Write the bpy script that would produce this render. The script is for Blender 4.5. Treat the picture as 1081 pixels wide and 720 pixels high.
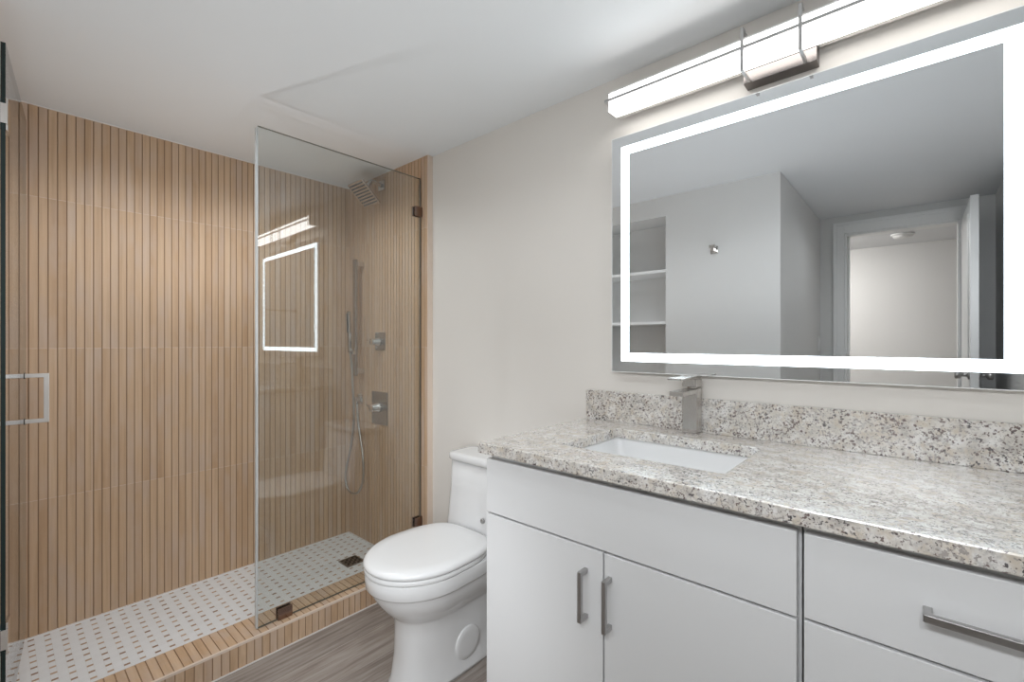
import bpy, bmesh, math, random
from mathutils import Vector, Matrix
random.seed(7)
for o in list(bpy.data.objects): bpy.data.objects.remove(o)
SC = bpy.context.scene
COL = SC.collection

# ---------------------------------------------------------------- camera, world, exposure
cam = bpy.data.cameras.new('camera')
cam.sensor_width = 36.0
cam.lens = 484.5 / 1081 * 36.0
cam.shift_y = 1.0 / 1081
cam.clip_start = 0.02
camo = bpy.data.objects.new('camera', cam); COL.objects.link(camo)
camo.location = (0, 0, 1.185)
camo.rotation_euler = (math.radians(90), 0, math.radians(-48.36))
SC.camera = camo
SC.view_settings.view_transform = 'Standard'
SC.view_settings.look = 'None'
SC.view_settings.gamma = 1
SC.view_settings.use_curve_mapping = False
SC.view_settings.exposure = 0.2
w = bpy.data.worlds.new('world'); SC.world = w; w.use_nodes = True
w.node_tree.nodes['Background'].inputs[0].default_value = (0.8, 0.85, 0.9, 1)
w.node_tree.nodes['Background'].inputs[1].default_value = 0.3
LAMP_E = 5.0          # vanity bar emission
BAND_E = 7.0          # mirror band emission
HALL_E = 75.0          # hall lamp emission

FILL_SPOTS = ([(p, (0.95, 2.66, 0.80), 4.5, 118) for p in ((0.42, 1.0, 1.45), (0.55, 0.85, 1.25), (0.50, 1.1, 1.0))]
    + [((-0.12 + 0.06 * i, 0.28 - 0.2 * i, 1.5), (1.2, 0.45, 0.8), 8.8, 120) for i in range(3)]
    + [(p, (p[0], p[1], 2.14), e, 150) for p, e in (((0.40, 0.10, 1.0), 5), ((0.62, 0.60, 1.0), 5), ((0.66, 1.3, 1.0), 5), ((0.45, 1.75, 0.9), 3), ((0.60, 2.15, 1.1), 4.5))]
    + [((x, y, 2.08), (x + 0.05, y + 0.1, 0), e, 160) for x, y, e in ((0.45, 0.4, 4.0), (0.55, 0.9, 3.0), (0.8, 0.9, 3.2), (0.55, 1.5, 3.0), (0.85, 1.5, 3.0), (0.4, 2.12, 9.5), (0.95, 2.12, 11), (-0.6, 0.1, 6))]
    + [((0.10 + 0.06 * i, 0.62 + 0.1 * i, 1.0 - 0.15 * i), (1.15, 1.45, 0.15), 5.2, 100) for i in range(3)]
    + [((0.35, -0.28, 1.5), (-1.37, -0.30, 1.4), 9, 60)])
# unseen added fill spots, not lamps of the room (small sources, wide soft-edged beams)
def fill_spot(name, at, to, power, cone, col=(0.93, 0.965, 1.0)):
    l = bpy.data.lights.new(name, 'SPOT'); l.energy = power; l.color = col
    l.spot_size = math.radians(cone); l.spot_blend = 1.0; l.shadow_soft_size = 0.0
    o = bpy.data.objects.new(name, l); COL.objects.link(o); o.location = at
    o.rotation_euler = (Vector(to) - Vector(at)).to_track_quat('-Z', 'Y').to_euler()
for (at, to, power, cone) in FILL_SPOTS:
    fill_spot('fill_spot', at, to, power, cone)

# ---------------------------------------------------------------- layout
ZF = -0.028           # bathroom floor
ZC = 2.14             # ceiling
XM = 1.495            # right wall (mirror wall)
XT = 1.465            # tiled face of the right shower wall
YB = 2.66             # slatted back wall of the shower
YT = 1.876            # where the shower tiles end on the right wall
XD = -1.37            # wall with the room door
YR = -0.365           # wall behind the camera
YN = 0.585            # side wall of the door recess
XG = 1.46             # silvered face of the mirror
YG = 1.935            # shower glass

# ---------------------------------------------------------------- materials
def nm(name):
    m = bpy.data.materials.new(name); m.use_nodes = True
    nt = m.node_tree; b = nt.nodes['Principled BSDF']
    return m, nt, b
def N(nt, t, **kw):
    n = nt.nodes.new(t)
    for k, v in kw.items(): setattr(n, k, v)
    return n
def L(nt, a, b): nt.links.new(a, b)
def rgb(c): return (c[0], c[1], c[2], 1)
def ramp(nt, fac, stops):
    r = N(nt, 'ShaderNodeValToRGB')
    while len(r.color_ramp.elements) < len(stops): r.color_ramp.elements.new(0.5)
    for e, (p, c) in zip(r.color_ramp.elements, stops):
        e.position = p; e.color = rgb(c) if not isinstance(c, float) else (c, c, c, 1)
    L(nt, fac, r.inputs[0]); return r.outputs[0]
def mixc(nt, fac, a, b, mode='MIX'):
    m = N(nt, 'ShaderNodeMix', data_type='RGBA', blend_type=mode)
    for s, v in ((m.inputs[0], fac), (m.inputs[6], a), (m.inputs[7], b)):
        if isinstance(v, (int, float)): s.default_value = v
        elif isinstance(v, (tuple, list)): s.default_value = rgb(v)
        else: L(nt, v, s)
    return m.outputs[2]
def math_(nt, op, a, b=None):
    m = N(nt, 'ShaderNodeMath', operation=op)
    for s, v in zip(m.inputs, (a, b)):
        if v is None: continue
        if isinstance(v, (int, float)): s.default_value = v
        else: L(nt, v, s)
    return m.outputs[0]
def pos(nt):
    g = N(nt, 'ShaderNodeNewGeometry'); s = N(nt, 'ShaderNodeSeparateXYZ')
    L(nt, g.outputs['Position'], s.inputs[0]); return g.outputs['Position'], s.outputs
def noise(nt, vec, scale, detail=3, rough=0.5, mapscale=None):
    if mapscale:
        mp = N(nt, 'ShaderNodeMapping'); mp.inputs['Scale'].default_value = mapscale
        L(nt, vec, mp.inputs[0]); vec = mp.outputs[0]
    n = N(nt, 'ShaderNodeTexNoise'); n.inputs['Scale'].default_value = scale
    n.inputs['Detail'].default_value = detail; n.inputs['Roughness'].default_value = rough
    L(nt, vec, n.inputs['Vector']); return n.outputs['Fac']
def bump(nt, b, h, strength, dist=0.001):
    n = N(nt, 'ShaderNodeBump'); n.inputs['Strength'].default_value = strength
    n.inputs['Distance'].default_value = dist
    L(nt, h, n.inputs['Height']); L(nt, n.outputs[0], b.inputs['Normal'])

def paint(name, c, rough=0.6, bmp=0.12, spec=0.3):
    m, nt, b = nm(name)
    p, _ = pos(nt)
    f = noise(nt, p, 3.0, 2)
    L(nt, mixc(nt, f, [x * 0.985 for x in c], [min(1, x * 1.012) for x in c]), b.inputs['Base Color'])
    b.inputs['Roughness'].default_value = rough
    b.inputs['Specular IOR Level'].default_value = spec
    bump(nt, b, noise(nt, p, 260, 2), bmp, 0.0006)
    return m
def metal(name, c, rough=0.15, brushed=None):
    m, nt, b = nm(name)
    p, _ = pos(nt)
    b.inputs['Metallic'].default_value = 1
    sc = brushed if brushed else (1, 1, 1)
    f = noise(nt, p, 300 if brushed else 20, 2, mapscale=sc)
    L(nt, mixc(nt, f, [x * 0.93 for x in c], c), b.inputs['Base Color'])
    r = N(nt, 'ShaderNodeMapRange'); r.inputs[3].default_value = rough * 0.85; r.inputs[4].default_value = rough * 1.15
    L(nt, f, r.inputs[0]); L(nt, r.outputs[0], b.inputs['Roughness'])
    return m
def gloss(name, c, rough=0.12, coat=0.0, spec=0.5):
    m, nt, b = nm(name)
    p, _ = pos(nt)
    f = noise(nt, p, 1.7, 2)
    L(nt, mixc(nt, f, [x * 0.99 for x in c], c), b.inputs['Base Color'])
    b.inputs['Roughness'].default_value = rough
    b.inputs['Coat Weight'].default_value = coat
    b.inputs['Specular IOR Level'].default_value = spec
    return m
def emis(name, c, e):
    m, nt, b = nm(name)
    b.inputs['Base Color'].default_value = (0.8, 0.8, 0.8, 1)
    b.inputs['Emission Color'].default_value = rgb(c)
    b.inputs['Emission Strength'].default_value = e
    return m

PITCH = 0.0276
def slat(name, axis, off, joints=True, seed=0.0, grain=None, rowshift=True):
    """wood-look slat tile: every slat slightly different, fine grain along the slat"""
    m, nt, b = nm(name)
    p, s = pos(nt)
    a = s[axis]
    idx = math_(nt, 'FLOOR', math_(nt, 'DIVIDE', math_(nt, 'SUBTRACT', a, off), PITCH))
    z = s[2]
    row = math_(nt, 'FLOOR', math_(nt, 'DIVIDE', math_(nt, 'ADD', z, 0.0675), 0.6125))
    cv = N(nt, 'ShaderNodeCombineXYZ')
    L(nt, idx, cv.inputs[0]); L(nt, row if joints else math_(nt, 'MULTIPLY', idx, 0.0), cv.inputs[1]); cv.inputs[2].default_value = seed
    wn = N(nt, 'ShaderNodeTexWhiteNoise', noise_dimensions='3D'); L(nt, cv.outputs[0], wn.inputs[0])
    off3 = N(nt, 'ShaderNodeVectorMath', operation='SCALE'); off3.inputs['Scale'].default_value = 4.0
    L(nt, wn.outputs['Color'], off3.inputs[0])
    ad = N(nt, 'ShaderNodeVectorMath', operation='ADD'); L(nt, p, ad.inputs[0]); L(nt, off3.outputs[0], ad.inputs[1])
    gs = grain or ((60, 60, 2.2) if True else None)
    f1 = noise(nt, ad.outputs[0], 1.0, 5, 0.6, mapscale=gs)
    f2 = noise(nt, ad.outputs[0], 1.0, 4, 0.7, mapscale=(14, 14, 18))
    f3 = noise(nt, p, 1.6, 2)
    base = ramp(nt, f1, [(0.25, (0.47, 0.30, 0.17)), (0.5, (0.59, 0.395, 0.24)), (0.75, (0.68, 0.485, 0.315))])
    base = mixc(nt, math_(nt, 'MULTIPLY', f2, 0.35), base, (0.62, 0.47, 0.34))
    tint = ramp(nt, wn.outputs['Value'], [(0.0, (0.90, 0.86, 0.82)), (0.5, (1.0, 1.0, 1.0)), (1.0, (1.06, 1.08, 1.12))])
    base = mixc(nt, 1.0, base, tint, 'MULTIPLY')
    base = mixc(nt, ramp(nt, noise(nt, ad.outputs[0], 1.0, 3, 0.6, mapscale=(7, 7, 3.2)), [(0.46, 0.0), (0.68, 0.6)]), base, (0.58, 0.46, 0.38))
    base = mixc(nt, math_(nt, 'MULTIPLY', f3, 0.2), base, (0.60, 0.47, 0.37))
    if joints:
        fr = math_(nt, 'FRACT', math_(nt, 'DIVIDE', math_(nt, 'ADD', z, 0.0675), 0.6125))
        jl = math_(nt, 'LESS_THAN', fr, 0.0038)
        if axis == 0:
            par = math_(nt, 'MULTIPLY', math_(nt, 'MODULO', row, 2.0), 0.0)
            fx = math_(nt, 'FRACT', math_(nt, 'DIVIDE', math_(nt, 'SUBTRACT', math_(nt, 'ADD', a, par), 0.2735), 1.2144))
            jl = math_(nt, 'MAXIMUM', jl, math_(nt, 'LESS_THAN', fx, 0.0016))
        base = mixc(nt, jl, base, (0.66, 0.52, 0.40))
    L(nt, base, b.inputs['Base Color'])
    b.inputs['Roughness'].default_value = 0.5
    b.inputs['Specular IOR Level'].default_value = 0.35
    bump(nt, b, f1, 0.25, 0.0008)
    return m

def granite(name):
    m, nt, b = nm(name)
    p, s = pos(nt)
    n1 = noise(nt, p, 28, 5, 0.65); n2 = noise(nt, p, 9, 4, 0.6); n3 = noise(nt, p, 75, 4, 0.7)
    base = ramp(nt, n1, [(0.30, (0.44, 0.41, 0.38)), (0.43, (0.66, 0.62, 0.57)), (0.56, (0.80, 0.775, 0.74)), (0.72, (0.88, 0.87, 0.86))])
    base = mixc(nt, ramp(nt, n2, [(0.45, 0.0), (0.65, 0.55)]), base, (0.70, 0.655, 0.585))
    base = mixc(nt, ramp(nt, n3, [(0.52, 0.0), (0.62, 0.6)]), base, (0.45, 0.43, 0.42))
    def specks(scale, thr, col, base, msc, lo, hi, seed):
        mp = N(nt, 'ShaderNodeMapping'); mp.inputs['Location'].default_value = (seed, seed * 2.3, seed * 1.7)
        L(nt, p, mp.inputs[0])
        ds = N(nt, 'ShaderNodeTexNoise'); ds.inputs['Scale'].default_value = scale * 1.3; L(nt, mp.outputs[0], ds.inputs['Vector'])
        sc = N(nt, 'ShaderNodeVectorMath', operation='SCALE'); sc.inputs['Scale'].default_value = 1.1 / scale; L(nt, ds.outputs['Color'], sc.inputs[0])
        ad = N(nt, 'ShaderNodeVectorMath', operation='ADD'); L(nt, mp.outputs[0], ad.inputs[0]); L(nt, sc.outputs[0], ad.inputs[1])
        v = N(nt, 'ShaderNodeTexVoronoi'); v.inputs['Scale'].default_value = scale; L(nt, ad.outputs[0], v.inputs['Vector'])
        sep = N(nt, 'ShaderNodeSeparateColor'); L(nt, v.outputs['Color'], sep.inputs[0])
        cl = noise(nt, mp.outputs[0], msc, 3)
        size = math_(nt, 'MULTIPLY', sep.outputs[1], 0.50)
        a = math_(nt, 'LESS_THAN', sep.outputs[0], math_(nt, 'MULTIPLY', ramp(nt, cl, [(lo, 0.25), (hi, 1.0)]), thr))
        c = math_(nt, 'LESS_THAN', v.outputs['Distance'], math_(nt, 'ADD', size, 0.18))
        return mixc(nt, math_(nt, 'MULTIPLY', math_(nt, 'MULTIPLY', a, c), 0.92), base, col)
    base = mixc(nt, ramp(nt, noise(nt, p, 34, 4, 0.65), [(0.50, 0.0), (0.64, 0.65)]), base, (0.60, 0.51, 0.40))
    def fleck(base, scale, lo, col, seed, cs, clo, chi):
        mp = N(nt, 'ShaderNodeMapping'); mp.inputs['Location'].default_value = (seed, seed * 1.9, seed * 0.7); mp.inputs['Rotation'].default_value = (0.4, 0.3, seed)
        L(nt, p, mp.inputs[0])
        f = noise(nt, mp.outputs[0], scale, 3, 0.62); c = noise(nt, mp.outputs[0], cs, 2)
        v = math_(nt, 'ADD', f, math_(nt, 'MULTIPLY', math_(nt, 'SUBTRACT', c, 0.5), 0.30))
        return mixc(nt, ramp(nt, v, [(lo, 0.0), (lo + 0.022, 0.92)]), base, col)
    base = fleck(base, 170, 0.575, (0.36, 0.33, 0.31), 2.2, 22, 0, 1)
    base = fleck(base, 140, 0.610, (0.15, 0.10, 0.09), 4.9, 18, 0, 1)
    base = fleck(base, 95, 0.635, (0.06, 0.05, 0.055), 7.3, 13, 0, 1)
    base = specks(190, 0.16, (0.13, 0.09, 0.085), base, 14, 0.45, 0.62, 3.1)
    base = fleck(base, 60, 0.675, (0.08, 0.045, 0.055), 11.7, 8, 0, 1)
    L(nt, base, b.inputs['Base Color'])
    b.inputs['Roughness'].default_value = 0.22
    b.inputs['Specular IOR Level'].default_value = 0.75
    b.inputs['Coat Weight'].default_value = 1.0; b.inputs['Coat Roughness'].default_value = 0.18; b.inputs['Coat IOR'].default_value = 1.9
    return m

def plank(name):
    m, nt, b = nm(name)
    p, s = pos(nt)
    W = 0.18
    rowf = math_(nt, 'DIVIDE', math_(nt, 'ADD', s[1], 0.07), W)
    row = math_(nt, 'FLOOR', rowf)
    wr = N(nt, 'ShaderNodeTexWhiteNoise', noise_dimensions='1D'); L(nt, row, wr.inputs['W'])
    xf = math_(nt, 'ADD', math_(nt, 'DIVIDE', s[0], 1.2), wr.outputs['Value'])
    pi_ = math_(nt, 'FLOOR', xf)
    cv = N(nt, 'ShaderNodeCombineXYZ'); L(nt, row, cv.inputs[0]); L(nt, pi_, cv.inputs[1])
    wn = N(nt, 'ShaderNodeTexWhiteNoise', noise_dimensions='3D'); L(nt, cv.outputs[0], wn.inputs[0])
    sc = N(nt, 'ShaderNodeVectorMath', operation='SCALE'); sc.inputs['Scale'].default_value = 5; L(nt, wn.outputs['Color'], sc.inputs[0])
    ad = N(nt, 'ShaderNodeVectorMath', operation='ADD'); L(nt, p, ad.inputs[0]); L(nt, sc.outputs[0], ad.inputs[1])
    f1 = noise(nt, ad.outputs[0], 1, 6, 0.62, mapscale=(4.5, 75, 1))
    f2 = noise(nt, ad.outputs[0], 1, 3, 0.5, mapscale=(1.2, 7, 1))
    base = ramp(nt, f1, [(0.34, (0.19, 0.15, 0.13)), (0.49, (0.33, 0.28, 0.245)), (0.64, (0.44, 0.395, 0.365))])
    base = mixc(nt, math_(nt, 'MULTIPLY', f2, 0.5), base, (0.37, 0.33, 0.30))
    base = mixc(nt, 1.0, base, ramp(nt, wn.outputs['Value'], [(0, 0.86), (1, 1.1)]), 'MULTIPLY')
    e = math_(nt, 'MAXIMUM', math_(nt, 'LESS_THAN', math_(nt, 'FRACT', rowf), 0.010), math_(nt, 'LESS_THAN', math_(nt, 'FRACT', xf), 0.0015))
    base = mixc(nt, math_(nt, 'MULTIPLY', e, 0.6), base, (0.10, 0.08, 0.07))
    L(nt, base, b.inputs['Base Color'])
    b.inputs['Roughness'].default_value = 0.42
    bump(nt, b, f1, 0.15, 0.0008)
    return m

def mosaic(name):
    """white stone mosaic with small tan inserts on a 45 mm grid"""
    m, nt, b = nm(name)
    p, s = pos(nt)
    G = 0.0458
    def cell(a, off):
        return math_(nt, 'FRACT', math_(nt, 'DIVIDE', math_(nt, 'ADD', a, off), G))
    x, y = s[0], s[1]
    def cen(v): return math_(nt, 'ABSOLUTE', math_(nt, 'SUBTRACT', v, 0.5))
    fx = cell(x, 10 * G - 0.0921 + G / 2); fy = cell(y, 10 * G - 2.592 % G + G / 2)
    dx, dy = cen(fx), cen(fy)
    dot = math_(nt, 'MULTIPLY', math_(nt, 'LESS_THAN', dx, 0.19), math_(nt, 'LESS_THAN', dy, 0.115))
    gro = math_(nt, 'MULTIPLY', math_(nt, 'LESS_THAN', dx, 0.215), math_(nt, 'LESS_THAN', dy, 0.14))
    # joints of the white stones between the inserts
    lx = math_(nt, 'LESS_THAN', math_(nt, 'ABSOLUTE', math_(nt, 'SUBTRACT', dx, 0.20)), 0.012)
    ly = math_(nt, 'LESS_THAN', math_(nt, 'ABSOLUTE', math_(nt, 'SUBTRACT', dy, 0.13)), 0.012)
    ids = N(nt, 'ShaderNodeCombineXYZ')
    L(nt, math_(nt, 'FLOOR', math_(nt, 'DIVIDE', math_(nt, 'ADD', x, 10 * G - 0.0921 + G / 2), G)), ids.inputs[0])
    L(nt, math_(nt, 'FLOOR', math_(nt, 'DIVIDE', math_(nt, 'ADD', y, 10 * G - 2.592 % G + G / 2), G)), ids.inputs[1])
    wn = N(nt, 'ShaderNodeTexWhiteNoise', noise_dimensions='3D'); L(nt, ids.outputs[0], wn.inputs[0])
    f = noise(nt, p, 22, 3)
    white = mixc(nt, f, (0.80, 0.815, 0.825), (0.89, 0.91, 0.93))
    white = mixc(nt, math_(nt, 'MULTIPLY', math_(nt, 'MAXIMUM', lx, ly), 0.35), white, (0.60, 0.59, 0.56))
    dotc = mixc(nt, wn.outputs['Value'], (0.26, 0.14, 0.08), (0.60, 0.42, 0.28))
    c = mixc(nt, gro, white, (0.74, 0.73, 0.70)); c = mixc(nt, dot, c, dotc)
    L(nt, c, b.inputs['Base Color'])
    b.inputs['Roughness'].default_value = 0.38
    return m

def glassmat(name):
    """clear sheet glass: tinted see-through with Fresnel reflection on both faces"""
    m = bpy.data.materials.new(name); m.use_nodes = True; nt = m.node_tree
    nt.nodes.clear()
    out = N(nt, 'ShaderNodeOutputMaterial'); mx = N(nt, 'ShaderNodeMixShader')
    tr = N(nt, 'ShaderNodeBsdfTransparent'); tr.inputs[0].default_value = (0.905, 0.925, 0.92, 1)
    gl = N(nt, 'ShaderNodeBsdfAnisotropic'); gl.inputs['Roughness'].default_value = 0.0
    gl.inputs['Color'].default_value = (0.97, 0.98, 1.0, 1)
    fr = N(nt, 'ShaderNodeFresnel'); g = N(nt, 'ShaderNodeNewGeometry')
    ior = N(nt, 'ShaderNodeMapRange'); ior.inputs[3].default_value = 1.72; ior.inputs[4].default_value = 1 / 1.72
    L(nt, g.outputs['Backfacing'], ior.inputs[0]); L(nt, ior.outputs[0], fr.inputs['IOR'])
    L(nt, fr.outputs[0], mx.inputs[0]); L(nt, tr.outputs[0], mx.inputs[1]); L(nt, gl.outputs[0], mx.inputs[2])
    L(nt, mx.outputs[0], out.inputs[0])
    return m
def mirrormat(name):
    m, nt, b = nm(name)
    b.inputs['Base Color'].default_value = (0.84, 0.855, 0.87, 1); b.inputs['Metallic'].default_value = 1
    b.inputs['Roughness'].default_value = 0.0
    return m

M = {}
M['wall'] = paint('wall paint warm white', (0.78, 0.745, 0.70))
M['wallw'] = paint('wall paint white', (0.72, 0.715, 0.70))
M['ceil'] = paint('ceiling paint', (0.785, 0.80, 0.81), 0.8)
M['trim'] = paint('trim enamel', (0.84, 0.84, 0.83), 0.35, 0.02)
M['hallfloor'] = plank('hall planks'); M['plank'] = plank('grey oak planks')
M['slatx'] = slat('slat tile back', 0, 0.0035)
M['slaty'] = slat('slat tile side', 1, 1.878, seed=3.0)
M['slatcurb'] = slat('slat tile curb', 0, 0.0165, joints=False, seed=8.0, grain=(60, 4, 8))
gm, gnt, gb = nm('slat groove'); gp, _ = pos(gnt)
L(gnt, mixc(gnt, noise(gnt, gp, 8, 3), (0.32, 0.195, 0.115), (0.44, 0.29, 0.18)), gb.inputs['Base Color']); gb.inputs['Roughness'].default_value = 0.7
M['groove'] = gm
M['grout'] = paint('pale grout', (0.74, 0.62, 0.52), 0.7, 0.1)
M['caulk'] = paint('white caulk', (0.80, 0.77, 0.74), 0.5, 0.02)
M['mosaic'] = mosaic('stone mosaic')
M['granite'] = granite('granite')
M['cab'] = gloss('cabinet lacquer', (0.735, 0.735, 0.735), 0.38, 0.0, 0.4)
M['cabdark'] = gloss('cabinet gap', (0.16, 0.16, 0.165), 0.5)
M['porc'] = gloss('porcelain', (0.80, 0.80, 0.80), 0.07, 0.3)
M['seat'] = gloss('toilet seat plastic', (0.83, 0.83, 0.83), 0.14)
M['chrome'] = metal('chrome', (0.80, 0.79, 0.78), 0.07)
M['nickel'] = metal('brushed nickel', (0.60, 0.575, 0.55), 0.26, (1, 1, 0.05))
M['pull'] = metal('satin grey pull', (0.47, 0.46, 0.455), 0.33, (1, 1, 0.05))
M['platem'] = metal('soft nickel plate', (0.20, 0.18, 0.17), 0.25)
M['bronze'] = metal('dark clip metal', (0.30, 0.22, 0.19), 0.25)
M['glass'] = glassmat('clear glass')
M['gedge'] = gloss('dark glass edge', (0.012, 0.03, 0.03), 0.1)
ge, gent, geb = nm('lit pale glass edge'); geb.inputs['Base Color'].default_value = (0.66, 0.70, 0.70, 1); geb.inputs['Roughness'].default_value = 0.2
M['gedge2'] = ge  # light caught on the screen's left edge, put into a paler colour
M['gedge3'] = gloss('shaded glass edge', (0.10, 0.105, 0.09), 0.15)
M['mirror'] = mirrormat('silvered mirror')
M['band'] = emis('frosted light band', (0.80, 0.93, 1.0), BAND_E)
M['lens'] = emis('lamp diffuser', (1.0, 0.985, 0.965), LAMP_E)
M['halllamp'] = emis('hall diffuser', (1.0, 0.965, 0.93), HALL_E)
M['white'] = gloss('white plastic', (0.82, 0.82, 0.81), 0.35)
M['dark'] = gloss('dark metal opening', (0.02, 0.02, 0.02), 0.4)
M['steel'] = metal('drain steel', (0.42, 0.40, 0.37), 0.3)
M['steel2'] = metal('hose steel', (0.50, 0.48, 0.45), 0.3)
M['fit'] = metal('shower fitting nickel', (0.45, 0.43, 0.41), 0.24)
M['satin'] = metal('satin steel', (0.84, 0.82, 0.80), 0.38)
M['seal'] = gloss('clear edge seal', (0.74, 0.77, 0.78), 0.25)
M['seal'].node_tree.nodes['Principled BSDF'].inputs['Alpha'].default_value = 0.6
M['rubber'] = gloss('nozzle rubber', (0.05, 0.045, 0.04), 0.5)

# ---------------------------------------------------------------- mesh helpers
class MB:
    def __init__(s): s.bm = bmesh.new()
    def box(s, x0, x1, y0, y1, z0, z1, mi=0):
        v = [s.bm.verts.new((x, y, z)) for x in (x0, x1) for y in (y0, y1) for z in (z0, z1)]
        for f in ((0, 1, 3, 2), (4, 6, 7, 5), (0, 4, 5, 1), (2, 3, 7, 6), (0, 2, 6, 4), (1, 5, 7, 3)):
            fc = s.bm.faces.new([v[i] for i in f]); fc.material_index = mi
        return s
    def obox(s, c, ax, ay, az, mi=0):
        """oriented box: centre + three half vectors"""
        c, ax, ay, az = map(Vector, (c, ax, ay, az))
        v = [s.bm.verts.new(c + ax * i + ay * j + az * k) for i in (-1, 1) for j in (-1, 1) for k in (-1, 1)]
        for f in ((0, 1, 3, 2), (4, 6, 7, 5), (0, 4, 5, 1), (2, 3, 7, 6), (0, 2, 6, 4), (1, 5, 7, 3)):
            fc = s.bm.faces.new([v[i] for i in f]); fc.material_index = mi
        return s
    def quad(s, pts, mi=0):
        f = s.bm.faces.new([s.bm.verts.new(p) for p in pts]); f.material_index = mi; return s
    def loft(s, rings, cap=True, mi=0, smooth=True):
        R = [[s.bm.verts.new(p) for p in r] for r in rings]
        n = len(R[0])
        for a, b in zip(R, R[1:]):
            for i in range(n):
                f = s.bm.faces.new((a[i], a[(i + 1) % n], b[(i + 1) % n], b[i])); f.smooth = smooth; f.material_index = mi
        if cap:
            f = s.bm.faces.new(list(reversed(R[0]))); f.material_index = mi
            f = s.bm.faces.new(R[-1]); f.material_index = mi
        return s
    def cyl(s, a, b, r, n=20, r2=None, mi=0):
        a, b = Vector(a), Vector(b); d = (b - a).normalized()
        u = d.orthogonal().normalized(); v = d.cross(u); r2 = r if r2 is None else r2
        ring = lambda c, q: [c + (u * math.cos(2 * math.pi * i / n) + v * math.sin(2 * math.pi * i / n)) * q for i in range(n)]
        return s.loft([ring(a, r), ring(b, r2)], mi=mi)
    def tube(s, pts, r, n=10):
        pts = [Vector(p) for p in pts]
        rings = []; u = None
        for i, p in enumerate(pts):
            d = (pts[min(i + 1, len(pts) - 1)] - pts[max(i - 1, 0)]).normalized()
            if u is None: u = d.orthogonal().normalized()
            u = (u - d * u.dot(d)).normalized(); v = d.cross(u)
            rings.append([p + (u * math.cos(2 * math.pi * k / n) + v * math.sin(2 * math.pi * k / n)) * r for k in range(n)])
        return s.loft(rings)
    def lathe(s, c, axis, prof, n=32):
        c, d = Vector(c), Vector(axis).normalized(); u = d.orthogonal().normalized(); v = d.cross(u)
        rings = [[c + d * h + (u * math.cos(2 * math.pi * k / n) + v * math.sin(2 * math.pi * k / n)) * r for k in range(n)] for h, r in prof]
        return s.loft(rings)

def smooth_path(pts, k=6):
    P = [Vector(p) for p in pts]; out = []
    for i in range(len(P) - 1):
        p0 = P[max(i - 1, 0)]; p1 = P[i]; p2 = P[i + 1]; p3 = P[min(i + 2, len(P) - 1)]
        for j in range(k):
            t = j / k
            out.append(0.5 * ((2 * p1) + (p2 - p0) * t + (2 * p0 - 5 * p1 + 4 * p2 - p3) * t * t + (3 * p1 - p0 - 3 * p2 + p3) * t ** 3))
    out.append(P[-1]); return out

def wloc(o):
    v = Vector((0, 0, 0))
    while o: v += o.location; o = o.parent
    return v
def obj(name, mb, mats, parent=None, base=None, bevel=0, seg=2, subsurf=0, label=None):
    """link a mesh built in room coordinates as one object"""
    bm = mb.bm
    bmesh.ops.recalc_face_normals(bm, faces=bm.faces)
    o0 = wloc(parent) if parent else (Vector(base) if base is not None else Vector((0, 0, 0)))
    bmesh.ops.translate(bm, verts=bm.verts, vec=-o0)
    me = bpy.data.meshes.new(name); bm.to_mesh(me); bm.free()
    for m in (mats if isinstance(mats, (list, tuple)) else [mats]): me.materials.append(M[m])
    o = bpy.data.objects.new(name, me); COL.objects.link(o)
    if parent: o.parent = parent
    else: o.location = o0
    if bevel:
        b = o.modifiers.new('bevel', 'BEVEL'); b.width = bevel; b.segments = seg; b.limit_method = 'ANGLE'; b.angle_limit = math.radians(40)
        b.harden_normals = False
    if subsurf:
        q = o.modifiers.new('subsurf', 'SUBSURF'); q.levels = subsurf; q.render_levels = subsurf
    if label: o['label'] = label
    return o
def thing(name, label, cat, loc, group=None):
    o = bpy.data.objects.new(name, None); COL.objects.link(o); o.location = loc
    o.empty_display_size = 0.05
    o['label'] = label; o['category'] = cat
    if group: o['group'] = group
    return o
def tag(o, label, cat, group=None):
    o['label'] = label; o['category'] = cat
    if group: o['group'] = group
    return o
def struct(name, mb, mats, parent=None, bevel=0, label=None):
    o = obj(name, mb, mats, parent, bevel=bevel)
    if not parent: o['kind'] = 'structure'
    if label: o['label'] = label
    return o

# ================================================================ THE ROOM
# floors
struct('floor', MB().box(XD - 0.12, XM, YR, YT + 0.02, ZF - 0.05, ZF), 'plank')
mf = MB().box(0, XM, YT + 0.12, YB + 0.02, -0.05, 0.0)
struct('floor_shower', mf, 'mosaic')
# ceiling
struct('ceiling', MB().box(XD - 0.12, XM + 0.1, YR - 0.1, YB + 0.1, ZC, ZC + 0.08), 'ceil')
# right wall, painted
struct('wall_right', MB().box(XM, XM + 0.1, YR - 0.1, YB + 0.1, ZF - 0.05, ZC), 'wall')
# rear wall (behind the camera)
struct('wall_rear', MB().box(XD - 0.12, XM, YR - 0.1, YR, ZF - 0.05, ZC), 'wallw')
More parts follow.
